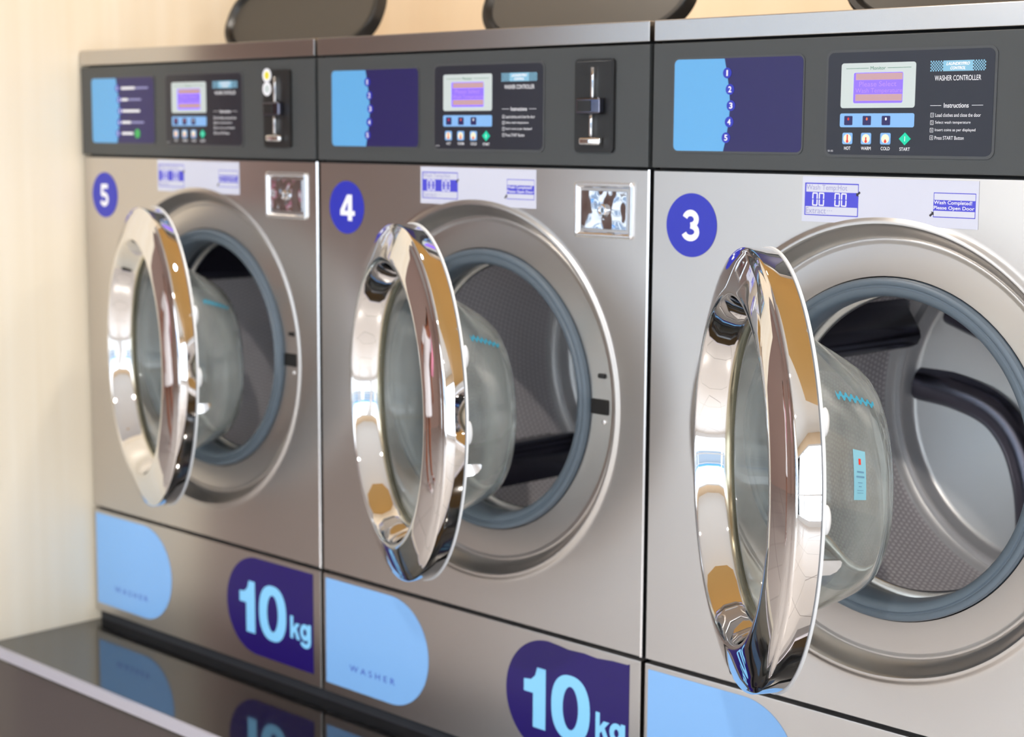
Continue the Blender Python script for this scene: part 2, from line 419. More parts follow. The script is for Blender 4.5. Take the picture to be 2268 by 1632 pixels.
for (x, y, z, e_) in LAMPS:
    t = empty('downlight', (x, y, z), 'small round warm downlight in the white ceiling' if z == CEIL else 'small round warm downlight in the honey-coloured soffit above the washers', 'ceiling light', 'ceiling downlights' if z == CEIL else 'soffit downlights')
    bm = bmesh.new(); bmesh.ops.create_cone(bm, cap_ends=True, segments=32, radius1=.075, radius2=.08, depth=.012, matrix=Matrix.Translation((0, 0, -.006))); link('lamp_ring', bm, 'frame', t)
    bm = bmesh.new(); bmesh.ops.create_cone(bm, cap_ends=True, segments=32, radius1=.05, radius2=.05, depth=.003, matrix=Matrix.Translation((0, 0, -.0135))); link('diffuser', bm, 'lamp', t)

# pale building across the street, added to dim the low sky mirrored in the steel
bl = empty('building', (-2, -16, 0), 'pale shop building with blue awning added across the street outside the windows to dim the mirrored sky', 'building')
bm = bmesh.new(); box(bm, -14, 14, -1, 0, -.1, 4.6); link('facade', bm, 'bldg', bl)
for i in range(7):
    a = -13.2 + i * 3.8
    bm = bmesh.new(); box(bm, a, a + 3.0, 0, .04, .3, 2.4, .01); link('shop_window', bm, 'bldgwin', bl)
    bm = bmesh.new(); prism(bm, [(a - .1, 2.6), (a + 3.1, 2.6), (a + 3.1, 2.95), (a - .1, 2.95)], 0, .7); link('awning', bm, 'awning', bl)

# plinth the washers stand on
PT = Z0 - 0.885
pl = empty('plinth', (1.75, -0.118, 0), 'dark raised plinth with glossy black top and pale front edge under the washers', 'plinth')
bm = bmesh.new(); box(bm, -1.752, 3.2, -.108, .80, PT - .03, PT, .001); link('top_slab', bm, 'plinthtop', pl)
bm = bmesh.new(); box(bm, -1.752, 3.2, -.117, -.1082, PT - .020, PT, .001); link('edge_trim', bm, 'alu', pl)
bm = bmesh.new()
for i in range(9):
    x = -1.752 + i * .6; box(bm, x, min(x + .598, 3.2), -.102, -.09, 0.0, PT - .031)
link('tiled_front', bm, 'plinthfront', pl)

# ------------------------------------------------------------------ washers
O = 0.885           # local height of the fascia's lower seam above the plinth
DX, DZ = 0.3643, -0.3137 + O
DISH = 0.022
HY, RH, ZC = 0.0091, 0.2425, -0.3225 + O

def plate_with_hole(bm, x0, x1, z0, z1, cx, cz, r, y, n=128):
    inner = [bm.verts.new((cx + r * math.cos(2 * PI * i / n), y, cz + r * math.sin(2 * PI * i / n))) for i in range(n)]
    outer = []
    corners = {}
    for i in range(n):
        a = 2 * PI * i / n; c, s = math.cos(a), math.sin(a); t = 9
        if c > 1e-9: t = min(t, (x1 - cx) / c)
        if c < -1e-9: t = min(t, (x0 - cx) / c)
        if s > 1e-9: t = min(t, (z1 - cz) / s)
        if s < -1e-9: t = min(t, (z0 - cz) / s)
        outer.append((cx + c * t, cz + s * t))
    # snap the nearest points to the corners
    for c in ((x0, z0), (x1, z0), (x1, z1), (x0, z1)):
        k = min(range(n), key=lambda i: math.hypot(outer[i][0] - c[0], outer[i][1] - c[1])); outer[k] = c
    ov = [bm.verts.new((p[0], y, p[1])) for p in outer]
    for i in range(n): k = (i + 1) % n; bm.faces.new((inner[i], inner[k], ov[k], ov[i]))
    return inner, ov

def make_washer(k, number, label):
    t = empty('washing_machine', (k * W, 0, PT), label, 'washing machine', 'coin washers in a row on the plinth')
    P = lambda name, bm, m, par=t, sm=35: link(name, bm, m, par, sm)
    x0, x1 = 0.0035, 0.6965
    if k == 0: x0 = 0.0015
    # cabinet body behind the front
    bm = bmesh.new(); 
    for b_ in ((.006, .012, .09, .66, .03, O + .175), (.688, .694, .09, .66, .03, O + .175), (.012, .688, .09, .66, .024, .03), (.012, .688, .09, .66, O + .170, O + .175), (.012, .688, .654, .66, .03, O + .17)): box(bm, *b_)
    P('cabinet', bm, 'steel', t, 0)
    bm = bmesh.new()
    box(bm, .004, .696, .014, .09, .022, DZ - .285); box(bm, .004, .696, .014, .09, DZ + .285, O + .20)
    box(bm, .004, DX - .285, .014, .09, DZ - .285, DZ + .285); box(bm, DX + .285, .696, .014, .09, DZ - .285, DZ + .285)
    P('inner_frame', bm, 'black', t, 0)
    bm = bmesh.new(); box(bm, .0005, .6995, .012, .60, 0.0, .0235); P('base_skirt', bm, 'rubberdark', t, 0)
    # front sheet with pressed porthole surround
    bm = bmesh.new()
    z0, z1 = -.6545 + O, .0222 + O
    inner, ov = plate_with_hole(bm, x0 + .002, x1 - .002, z0 + .0015, z1 - .0015, DX, DZ, .2925, 0.0)
    lathe(bm, [(.2925, 0), (.2885, 0), (.286, -.0006), (.2835, -.0019), (.281, -.0028), (.2785, -.0026), (.2765, -.0008), (.275, .002), (.273, .0065), (.2705, .0115), (.268, .0155),
               (.2655, .0185), (.2635, .0202), (.262, .0215), (.2605, .0222), (.2598, .0212), (.2585, .0208), (.2565, .0212), (.254, .022), (.2525, .022), (.2160, .022), (.214, .022)], DX, DZ, 128)
    bmesh.ops.remove_doubles(bm, verts=bm.verts, dist=1e-5)
    P('front_panel', bm, 'steel', t, 30)
    bm = bmesh.new()   # folded side and bottom edges of the sheet
    for (a, b) in ((x0, x0 + .002), (x1 - .002, x1)):
        s = a if a == x0 else b; q = b if a == x0 else a
        v = [bm.verts.new(p) for p in ((q, 0, z0), (q, 0, z1), (s, .002, z1), (s, .002, z0), (s, .016, z0), (s, .016, z1))]
        bm.faces.new((v[0], v[1], v[2], v[3])); bm.faces.new((v[3], v[2], v[5], v[4]))
    for (zz, dz) in ((z0, 1), (z1, -1)):
        v = [bm.verts.new(p) for p in ((x0 + .002, 0, zz + dz * .0015), (x1 - .002, 0, zz + dz * .0015), (x1, .0015, zz), (x0, .0015, zz), (x1, .016, zz), (x0, .016, zz))]
        bm.faces.new((v[0], v[1], v[2], v[3])); bm.faces.new((v[3], v[2], v[4], v[5]))
    P('front_panel_edge', bm, 'edge', t, 30)
    bm = bmesh.new(); box(bm, x0, x1, 0.0, .016, .021, -.6600 + O, .0016, 2); P('lower_panel', bm, 'steel')
    # fascia and top trim
    bm = bmesh.new(); box(bm, x0, x1, -.003, .016, O + .0255, O + .1885, .0015, 2); P('control_fascia', bm, 'fascia')
    bm = bmesh.new(); box(bm, x0, x1, -.0035, .10, O + .1915, O + .2192, .0018, 2); P('top_trim', bm, 'trim')
    FY = -.003
    # programme panel
    q = decal('programme_panel', rrect(.038, .2455, O + .0455, O + .169, .009), FY, 'lip', t, .0012)
    edge = [(.1224, .166), (.1262, .150), (.1305, .128), (.1328, .107), (.131, .086), (.1275, .066), (.1229, .0483)]
    skyp = [(p[0], O + p[1]) for p in edge][::-1] + rrect(.041, .2435, O + .0483, O + .1665, .007)[-9:] + rrect(.041, .2435, O + .0483, O + .1665, .007)[:9]
    decal('navy_field', rrect(.041, .2435, O + .0483, O + .1665, .007), FY - .0012, 'navy', q, .0003)
    decal('sky_blue_field', skyp, FY - .0015, 'sky', q, .0003)
    for i, (nx, nz_) in enumerate([(.1273, .1477), (.1322, .127), (.1343, .1064), (.132, .0858), (.1275, .0657)]):
        d = decal('step_badge', disc(nx, O + nz_, .0068, 24), FY - .0018, 'badge', q, .0003)
        bm = bmesh.new(); text(bm, str(i + 1), nx - (.0026 if i else .0012), nx + (.0026 if i else .0012), O + nz_ - .0038, O + nz_ + .0038, FY - .00225, .02)
        link('step_number', bm, 'white', q, 0)
    if k == 0:
        for i, wd in enumerate((.045, .022, .060, .030, .037)):
            z = O + (.1477, .127, .1064, .0858, .0657)[i]
            decal('step_caption', rrect(.139, .139 + wd, z - .0022, z + .0022, .0015, 3), FY - .0015, 'white', q, .0003)
            if i in (0, 1, 3): decal('step_caption', rrect(.141 + wd, .141 + wd + .04, z - .0016, z + .0016, .0012, 3), FY - .0015, 'greytext', q, .0003)
        decal('green_dot', disc(.190, O + .0655, .0085, 24), FY - .0018, 'coppergreen', q, .0003)
    # washer controller
    q = decal('control_panel', rrect(.2775, .5065, O + .043, O + .1715, .010), FY, 'lip', t, .0012)
    decal('black_plate', rrect(.2805, .5033, O + .0465, O + .1685, .008), FY - .0012, 'ctrl', q, .0003)
    y = FY - .0015
    decal('screen_surround', rrect(.2998, .4022, O + .1022, O + .1555, .0035), y, 'monitor', q, .0006)
    decal('screen', rrect(.3177, .3855, O + .108, O + .144, .002), y - .0006, 'lcd', q, .0002)
    for (a, b) in ((.1105, .1185), (.1352, .1432)): decal('screen_bar', rrect(.3205, .3850, O + a, O + b, .0004, 2), y - .0008, 'lcdpink', q, .0001)
    line(q, 'ltxt', y - .00095, 'screen_text', ('Please Select', .3255, .3770, O + .1275, O + .1335), ('Wash Temperature', .3205, .3850, O + .1185, O + .1255))
    bm = bmesh.new(); text(bm, 'Monitor', .3405, .3615, O + .1472, O + .1512, y - .0007, .0)
    prism(bm, [(.3065, O + .1489), (.338, O + .1489), (.338, O + .1494), (.3065, O + .1494)], y - .0007, y - .0006)
    prism(bm, [(.364, O + .1489), (.396, O + .1489), (.396, O + .1494), (.364, O + .1494)], y - .0007, y - .0006)
    link('screen_caption', bm, 'teal', q, 0)
    decal('indicator_strip', rrect(.2994, .4022, O + .0793, O + .0958, .0025), y, 'sticker', q, .0003)
    for i, bx in enumerate((.3115, .3375, .3640)):
        decal('indicator_window', rrect(bx - .0058, bx + .0058, O + .0818, O + .0928, .001, 3), y - .0003, 'navy', q, .0002)
        decal('droplet', disc(bx, O + .0892, .0013, 12, .0018), y - .0005, ('red', 'orange', 'white')[i], q, .0001)
    for i, bx in enumerate((.3111, .3373, .3642)):
        decal('button', rrect(bx - .0070, bx + .0070, O + .0590, O + .0727, .002), y, 'sticker', q, .0008)
        bm = bmesh.new(); prism(bm, disc(bx, O + .0658, .0054, 20), y - .0009, y - .0008); link('button_face', bm, 'iris', q, 0)
        bm = bmesh.new(); prism(bm, disc(bx, O + .0625, .0018, 14), y - .00102, y - .0009)
        hgt = (.0705, .0675, .065)[i]; prism(bm, [(bx - .0009, O + .0625), (bx + .0009, O + .0625), (bx + .0009, O + hgt), (bx - .0009, O + hgt)], y - .00101, y - .0009)
        link('thermometer', bm, 'red', q, 0)
        a = ('HOT', 'WARM', 'COLD')[i]; hw = (.0045, .0068, .0062)[i]
        bm = bmesh.new(); text(bm, a, bx - hw, bx + hw, O + .0522, O + .0562, y - .0002, .008); link('lettering', bm, 'white', q, 0)
    decal('start_button', [(.3907 - .0080, O + .0658), (.3907, O + .0583), (.3907 + .0080, O + .0658), (.3907, O + .0733)], y, 'green', q, .0008)
    decal('start_mark', rrect(.3903, .3911, O + .0628, O + .0688, .0001, 1), y - .0008, 'white', q, .0001)
    bm = bmesh.new(); text(bm, 'START', .3907 - .0070, .3907 + .0070, O + .0518, O + .0558, y - .0002, .008); link('lettering', bm, 'white', q, 0)
    bm = bmesh.new()   # chequered logo strip
    for s0, s1 in ((.421, .4376), (.4758, .4922)):
        nx_ = 10; nz2 = 7; cw = (s1 - s0) / nx_; ch = .0122 / nz2
        for i in range(nx_):
            for j in range(nz2):
                if (i + j) % 2 == 0: prism(bm, [(s0 + i * cw, O + .1435 + j * ch), (s0 + (i + 1) * cw, O + .1435 + j * ch), (s0 + (i + 1) * cw, O + .1435 + (j + 1) * ch), (s0 + i * cw, O + .1435 + (j + 1) * ch)], y - .0002, y)
    prism(bm, [(.4376, O + .1435), (.4758, O + .1435), (.4758, O + .1557), (.4376, O + .1557)], y - .0002, y)
    link('logo_strip', bm, 'logo', q, 0)
    line(q, 'white', y - .0003, 'logo_lettering', ('LAUNDRYPRO', .4415, .4720, O + .1502, O + .1538, .04, .35), ('CONTROL', .4470, .4665, O + .1452, O + .1488, .04, .35))
    line(q, 'white', y - .0002, 'lettering', ('WASHER CONTROLLER', .4272, .4869, O + .1328, O + .1388, .004), ('Instructions', .4405, .4725, O + .1018, O + .1072, .01), ('SX-10S', .2832, .2908, O + .0498, O + .0518))
    for a, b in ((.4227, .437), (.4765, .4907)): decal('heading_rule', [(a, O + .1042), (b, O + .1042), (b, O + .1047), (a, O + .1047)], y, 'white', q, .0002)
    for i, (s, xe) in enumerate((('Load clothes and close the door', .4884), ('Select wash temperature', .4757), ('Insert coins as per displayed', .4823), ('Press START Button', .4678))):
        z = O + .0935 - i * .0087
        line(q, 'white', y - .0002, 'instruction_line', (s, .4300, xe, z - .0022, z + .0020, .0))
        bm = bmesh.new()
        for (a, b, c, d) in ((.4235, .4239, z - .0025, z + .0025), (.4274, .4278, z - .0025, z + .0025), (.4235, .4278, z - .0025, z - .0021), (.4235, .4278, z + .0021, z + .0025)):
            prism(bm, [(a, c), (b, c), (b, d), (a, d)], y - .0002, y)
        text(bm, str(i + 1), .4250 if i else .42545, .4263 if i else .42585, z - .0015, z + .0015, y - .0002)
        link('instruction_number', bm, 'white', q, 0)
    # coin slide
    q = decal('coin_slide', rrect(.5665, .6375, O + .0445, O + .1715, .006), FY, 'lid', t, .004)
    y = FY - .004
    bm = bmesh.new(); box(bm, .5700, .6340, y - .0006, y, O + .048, O + .168, .0002, 1); link('slide_plate', bm, 'lid', q)
    bm = bmesh.new(); box(bm, .6005, .6055, y - .006, y - .0006, O + .118, O + .160, .001); box(bm, .5985, .6035, y - .006, y - .0006, O + .066, O + .096, .001); link('slide_rail', bm, 'chrome', q)
    bm = bmesh.new(); box(bm, .5790, .6225, y - .013, y - .0006, O + .0965, O + .1185, .003, 3); link('slide_knob', bm, 'darkchrome', q)
    bm = bmesh.new(); box(bm, .5835, .6075, y - .0145, y - .012, O + .100, O + .115, .001); link('coin_entry', bm, 'lid', q)
    bm = bmesh.new(); box(bm, .5820, .6200, y - .010, y - .0006, O + .0540, O + .0650, .0035, 3); link('coin_return', bm, 'chrome', q)
    if k == 0:
        for (z, inner_m) in ((.1625, 'yellow'), (.1405, 'monitor')):
            d = decal('coin_sticker', disc(.5775, O + z, .0115, 32), y - .0006, 'white', q, .0004)
            decal('coin_print', disc(.5778, O + z, .0065, 24), y - .0010, inner_m, q, .0002)
    # coin box door
    bm = bmesh.new()
    a0, a1, b0, b1 = .5635, .6715, O - .0735, O + .0045
    def fr(i, y_): return [bm.verts.new((x, y_, z)) for x, z in rrect(a0 + i, a1 - i, b0 + i, b1 - i, max(.006 - i, .001), 5)]
    rr = [fr(0, 0.0), fr(.0004, -.003), fr(.0035, -.0045), fr(.006, -.0042), fr(.012, .004)]
    for A, B in zip(rr[:-1], rr[1:]):
        for i in range(len(A)): j = (i + 1) % len(A); bm.faces.new((A[i], A[j], B[j], B[i]))
    bm.faces.new(rr[-1])
    q = P('coin_box_frame', bm, 'edge', t, 50)
    bm = bmesh.new(); box(bm, a0 + .0125, a1 - .0125, -.0022, .003, b0 + .0125, b1 - .0125, .001); link('coin_box_door', bm, 'chromewavy', q)
    bm = bmesh.new(); lathe(bm, [(.0085, -.002), (.0085, -.006), (.0072, -.0075), (.0058, -.0075), (.0052, -.0045), (0, -.0045)], .6175, O - .0345, 32); link('lock_barrel', bm, 'chrome', q)
    bm = bmesh.new(); box(bm, .6168, .6182, -.0052, -.0044, O - .0375, O - .0315); link('keyhole', bm, 'black', q, 0)
    # notice sticker
    q = decal('notice_sticker', [(.2450, O - .0366), (.4885, O - .0372), (.4878, O + .0183), (.2450, O + .0190)], -.0002, 'paper', t)
    y = -.0006
    if k == 2: bm = bmesh.new()
    def sp(name, a, b, c, d, m, yy, r=.0005): return decal(name, rrect(a, b, O + c, O + d, r, 3), yy, m, q, .0001)
    sp('printed_screen', .2487, .3267, -.0288, .0113, 'paperblue', y)
    sp('printed_bar', .2508, .3258, .0002, .0098, 'paper', y - .0001); sp('printed_bar', .2502, .3255, -.0276, -.0178, 'paper', y - .0001)
    line(q, 'greytext', y - .0003, 'lettering', ('Wash Temp:Hot', .2512, .3105, O + .0008, O + .0090))
    bm = bmesh.new(); text(bm, 'Extract', .2508, .2805, O - .0262, O - .0192, y - .0003); text(bm, '...', .2820, .2895, O - .0228, O - .0220, y - .0003)
    link('lettering', bm, 'greytext', q, 0)
    bm = bmesh.new()
    for sx in (.2600, .2695, .2925, .3020): seg_digit(bm, sx, O - .0170, .0080, .0165, .0017, y - .0003)
    link('printed_digits', bm, 'white', q, 0)
    sp('printed_screen', .4296, .4846, -.0250, .0040, 'paperblue', y)
    sp('printed_bar', .4304, .4840, -.0046, .0030, 'paper', y - .0001); sp('printed_bar', .4304, .4838, -.0240, -.0172, 'paper', y - .0001)
    line(q, 'white', y - .0003, 'lettering', ('Wash Completed!', .4303, .4800, O - .0108, O - .0052, .01), ('Please Open Door', .4303, .4832, O - .0168, O - .0115, .01))
    for (ax, az, s_) in ((.3270, -.0005, -1), (.4270, -.0218, 1)):
        pts = [(.0035, .0028), (-.0002, .0035), (.0008, .0018), (-.0026, -.0008), (-.0010, -.0030), (.0022, -.0002), (.0036, -.0012)]
        decal('printed_arrow', [(ax + s_ * a, O + az + s_ * b) for a, b in pts], y - .0001, 'dark', q, .0001)
    # number badge
    q = decal('number_badge', disc(.0705, O - .049, .0421, 64), -.0002, 'badge', t)
    bm = bmesh.new(); numeral(bm, number, .0545, O - .0702, {'3': .032, '4': .037, '5': .031}[number], .0415, -.0007); link('badge_numeral', bm, 'white', q, 0)
    # big stickers on the lower panel
    q = decal('blue_sticker', rrect(.0105, .2620, O - .8475, O - .6675, (.001, .089, .089, .001), 24), -.0002, 'sticker', t)
    bm = bmesh.new(); text(bm, 'WASHER', .0710, .1830, O - .8150, O - .8045, -.0007, .0, 0, 1.6); link('lettering', bm, 'badge', q, 0)
    pts = rrect(.4345, .6765, O - .8430, O - .6690, (.086, .0005, .0005, .086), 24)
    if k == 1:
        out = []
        for p, nx_ in zip(pts, pts[1:] + pts[:1]):
            out.append(p)
            if p[1] > O - .6695 and p[0] > .6 and nx_[0] < .6: out += [(.672, O - .6705), (.645, O - .6708), (.615, O - .6735), (.590, O - .6716), (.560, O - .6728), (.540, O - .6705)]
        pts = out
    q = decal('capacity_sticker', pts, -.0002, 'indigo', t)
    bm = bmesh.new(); numeral(bm, '1', .4690, O - .8060, .0510, .0930, -.0007); numeral(bm, '0', .5275, O - .8095, .0760, .0990, -.0007)
    numeral(bm, 'k', .6145, O - .7915, .0270, .0395, -.0007); numeral(bm, 'g', .6420, O - .8025, .0290, .0430, -.0007); link('capacity_lettering', bm, 'skytext', q, 0)

    # door seal, drum
    bm = bmesh.new(); lathe(bm, [(.2142, .0215), (.2142, .06), (.2300, .088)], DX, DZ, 96); P('seal_channel', bm, 'black')
    bm = bmesh.new(); lathe(bm, [(.2125, .050), (.2125, .018), (.2110, .0145), (.2080, .0130), (.2048, .0135), (.2030, .0155), (.2018, .0155), (.2000, .0135), (.1960, .0140), (.1915, .0170), (.1892, .0220), (.1885, .050), (.1930, .070), (.2000, .080)], DX, DZ, 128)
    P('door_seal', bm, 'rubber', t, 40)
    q = t
    bm = bmesh.new()
    lathe(bm, [(.262, .1050), (.262, .4350)], DX, DZ, 160, uv=True); dr = P('drum', bm, 'perf')
    bm = bmesh.new(); lathe(bm, [(.200, .084), (.1925, .086), (.1895, .0875), (.1880, .0900), (.1890, .0930), (.1925, .0945), (.215, .096), (.258, .100), (.262, .1050)], DX, DZ, 128); link('drum_lip', bm, 'drum', dr)
    bm = bmesh.new(); lathe(bm, [(.262, .435), (.2600, .4420), (.2530, .4480), (.2490, .4470), (.2440, .4440), (.2400, .4440), (.2365, .4480), (.2330, .4600), (.2290, .4640), (.2240, .4660), (.1200, .4960), (.060, .5080), (.045, .5000), (0, .4980)], DX, DZ, 128); link('back_plate', bm, 'drumback', dr)
    ang = {0: 148, 1: 222, 2: 155}[k]
    for j in range(3):
        a = math.radians(ang + 120 * j)
        ca, sa = math.cos(a), math.sin(a)
        prof = [(-.046, .262), (-.036, .250), (-.022, .226), (-.014, .214), (-.006, .208), (.006, .208), (.014, .214), (.022, .226), (.036, .250), (.046, .262)]
        ys = [.112, .125, .405, .425]; sc = [.25, 1, 1, .3]
        bm = bmesh.new(); rings = []
        for yy, s_ in zip(ys, sc):
            rings.append([bm.verts.new((DX + (.262 - (.262 - r) * s_) * ca - tt * sa, yy, DZ + (.262 - (.262 - r) * s_) * sa + tt * ca)) for tt, r in prof])
        for A, B in zip(rings[:-1], rings[1:]):
            for i in range(len(A) - 1): bm.faces.new((A[i], A[i + 1], B[i + 1], B[i]))
        bm.faces.new(rings[0]); bm.faces.new(rings[-1]); link('lifter', bm, 'lifter', dr, 40)
        # raised spoke on the back plate
        a2 = a + math.radians(21); bm = bmesh.new(); rings = []
        ctl = [(r * math.cos(a2 + math.radians(o_)), r * math.sin(a2 + math.radians(o_)), r) for r, o_ in ((.236, -1), (.225, 0), (.170, 1.5), (.114, 12), (.094, 41), (.120, 69), (.165, 81), (.226, 87), (.236, 88))]
        path = []
        for i in range(1, len(ctl) - 2):
            for q_ in range(6):
                t_ = q_ / 6; p0, p1, p2, p3 = ctl[i - 1:i + 3]
                path.append(tuple(.5 * (2 * p1[c] + (p2[c] - p0[c]) * t_ + (2 * p0[c] - 5 * p1[c] + 4 * p2[c] - p3[c]) * t_ ** 2 + (3 * p1[c] - p0[c] - 3 * p2[c] + p3[c]) * t_ ** 3) for c in range(3)))
        for i, p_ in enumerate(path):
            e0, e1 = path[max(i - 1, 0)], path[min(i + 1, len(path) - 1)]
            n_ = Vector((-(e1[1] - e0[1]), e1[0] - e0[0])).normalized(); hw = .022
            by = .506 - .040 * min(p_[2] / .22, 1)
            rings.append([bm.verts.new((DX + p_[0] + n_.x * w_ * hw, by - h_, DZ + p_[1] + n_.y * w_ * hw)) for w_, h_ in ((-1.25, -.006), (-1.0, .006), (-.7, .014), (0, .018), (.7, .014), (1.0, .006), (1.25, -.006))])
        for A, B in zip(rings[:-1], rings[1:]):
            for i in range(len(A) - 1): bm.faces.new((A[i], A[i + 1], B[i + 1], B[i]))
        bm.faces.new(rings[0]); bm.faces.new(rings[-1]); link('spoke', bm, 'spoke', dr, 60)
    # latch slot, switch notch and screw at the free side
    bm = bmesh.new(); box(bm, .5790, .6120, .0195, .0235, O - .3250, O - .3030, .002); P('latch_slot', bm, 'black')
    bm = bmesh.new(); box(bm, .5920, .6060, .0185, .0235, O - .2730, O - .2660, .002); P('latch_switch', bm, 'lid')
    bm = bmesh.new(); lathe(bm, [(.0035, .0235), (.0035, .0205), (.002, .0195), (0, .0193)], .6035, O - .3350, 16); P('screw', bm, 'chrome')
    # hinge
    bm = bmesh.new(); box(bm, DX - RH - .012, DX - RH + .012, .004, .0235, DZ - .055, DZ + .045, .003); P('hinge', bm, 'edge')

    # soap dispenser lid standing open on the top
    bm = bmesh.new(); box(bm, .008, .692, .100, .66, O + .180, O + .1915); P('top_cover', bm, 'steel')
    cx_, cy_, cz_ = .364, .235, O + .284; tau = math.radians(24); A_, B_ = .216, .088
    def lidring(f, off):
        o_ = []
        for i in range(72):
            a = 2 * PI * i / 72; c_, s_ = math.cos(a), math.sin(a)
            u = (A_ - f) * math.copysign(abs(c_) ** .72, c_); v = (B_ - f) * math.copysign(abs(s_) ** .80, s_)
            o_.append(bm.verts.new((cx_ + u, cy_ + v * math.sin(tau) - off * math.cos(tau), cz_ + v * math.cos(tau) + off * math.sin(tau))))
        return o_
    bm = bmesh.new(); rr = [lidring(.004, -.020), lidring(0, -.016), lidring(0, .002), lidring(.003, .006), lidring(.010, .006), lidring(.014, 0), lidring(.016, -.004)]
    for A, B in zip(rr[:-1], rr[1:]):
        for i in range(72): j = (i + 1) % 72; bm.faces.new((A[i], A[j], B[j], B[i]))
    bm.faces.new(rr[0]); bm.faces.new(rr[-1]); lid = P('dispenser_lid', bm, 'lid', t, 40)
    bm = bmesh.new(); rr = [lidring(.0165, -.0038), lidring(.0175, -.0025)]
    for i in range(72): j = (i + 1) % 72; bm.faces.new((rr[0][i], rr[0][j], rr[1][j], rr[1][i]))
    bm.faces.new(rr[1]); link('lid_panel', bm, 'lidp', lid, 40)
    bm = bmesh.new(); box(bm, cx_ - .10, cx_ + .10, cy_ - .03, cy_ + .03, O + .190, O + .2085, .004); P('lid_hinge', bm, 'lid')

    # ---- open door: local x runs across the door, y to its back, z up
    th = (.3628, .4705, .7124)[k]
    bm = bmesh.new()
    lathe(bm, [(.2560, .0004), (.2592, .0), (.2611, -.0012), (.2618, -.0140), (.2622, -.0262), (.2617, -.0275), (.2608, -.0283), (.2572, -.0306), (.2562, -.0308), (.2550, -.0318),
               (.2450, -.0352), (.2330, -.0392), (.2200, -.0428), (.2150, -.0441), (.2115, -.0447), (.2085, -.0447), (.2063, -.0438), (.2050, -.0422), (.2035, -.0395),
               (.1990, -.0290), (.1935, -.0150), (.1905, -.0090), (.1890, -.0065), (.1875, -.0058), (.1868, -.0050), (.1868, .0004)], 0, 0, 192, closed=True)
    d = P('door', bm, 'chrome', t, 50)
    d.location = (DX - RH + RH * math.cos(th), HY - RH * math.sin(th), ZC); d.rotation_euler = (0, 0, -th)
    bm = bmesh.new(); lathe(bm, [(.2628, .0006), (.2628, .0032), (.2560, .0040), (.1900, .0060), (.1875, .0040), (.1875, .0006)], 0, 0, 128, closed=True); link('door_back', bm, 'frame', d)
    bm = bmesh.new(); lathe(bm, [(.1866, -.0075), (.1866, .0035), (.1842, .0035), (.1815, -.0020), (.1815, -.0065), (.1835, -.0085)], 0, 0, 128, closed=True); link('glass_rim', bm, 'rim', d)
    sh = lambda yy: -.013 * min(max(yy / .11, 0), 1) ** 1.0
    outer = [(.1838, .0040), (.1825, .0100), (.1775, .0200), (.1680, .0400), (.1585, .0600), (.1485, .0800), (.1405, .0950), (.1345, .1050), (.1270, .1140), (.1170, .1205), (.1040, .1240), (.0700, .1268), (.0350, .1282), (0, .1288)]
    innr = [(0, .1230), (.0350, .1224), (.0700, .1210), (.1020, .1182), (.1135, .1150), (.1220, .1095), (.1290, .1015), (.1350, .0920), (.1430, .0780), (.1530, .0580), (.1625, .0380), (.1715, .0190), (.1770, .0090), (.1785, .0030)]
    bm = bmesh.new()
    lathe(bm, outer + innr, 0, 0, 128, closed=True, shift=sh)
    bmesh.ops.remove_doubles(bm, verts=bm.verts, dist=1e-6)
    link('glass_bowl', bm, 'glass', d, 60)
    def onbowl(phi, yy, lift=.0006):
        for (r0, y0), (r1, y1) in zip(outer[:-1], outer[1:]):
            if y0 <= yy <= y1: r = r0 + (r1 - r0) * (yy - y0) / (y1 - y0); break
        r += lift
        return (r * math.cos(phi), yy + lift * .4, sh(yy) + r * math.sin(phi))
    bm = bmesh.new(); vs = []
    for i in range(29):
        s_ = i / 28; ph = math.radians(43.5 + 4.5 * s_) + .016 * (1 if i % 4 in (0, 3) else -1); yy = .050 + .052 * s_
        vs.append((bm.verts.new(onbowl(ph - .022, yy)), bm.verts.new(onbowl(ph + .022, yy))))
    for a, b in zip(vs[:-1], vs[1:]): bm.faces.new((a[0], b[0], b[1], a[1]))
    link('wave_mark', bm, 'wave', d, 0)
    if k == 2:
        def patch(name, p0, p1, y0, y1, m, lift):
            bm = bmesh.new(); g = [[bm.verts.new(onbowl(math.radians(p0 + (p1 - p0) * i / 10), y0 + (y1 - y0) * j / 4, lift)) for j in range(5)] for i in range(11)]
            for i in range(10):
                for j in range(4): bm.faces.new((g[i][j], g[i + 1][j], g[i + 1][j + 1], g[i][j + 1]))
            link(name, bm, m, d, 60)
        patch('glass_label', 1, 21.5, .063, .079, 'label', .0006)
        patch('label_mark', 15.5, 18.0, .0695, .0725, 'red', .0009)
        for a, b, c, e in ((12.2, 12.9, .067, .076), (10.2, 10.9, .066, .0765), (8.0, 8.3, .068, .074), (6.4, 6.7, .069, .073), (4.9, 5.1, .067, .075), (3.8, 4.0, .067, .075)): patch('label_line', a, b, c, e, 'labelink', .0009)
    # strike tongue and clips on the free edge
    bm = bmesh.new()
    pts = [(.003, -.0480), (.0225, -.0480), (.0245, -.0500), (.0235, -.0545), (.0190, -.0600), (.0120, -.0635), (.003, -.0640)]
    a = [bm.verts.new((.2460, p[0], p[1])) for p in pts]; b = [bm.verts.new((.2540, p[0], p[1])) for p in pts]
    bm.faces.new(a); bm.faces.new(b[::-1])
    for i in range(len(pts)): j = (i + 1) % len(pts); bm.faces.new((a[i], b[i], b[j], a[j]))
    link('latch_tongue', bm, 'chrome', d, 30)
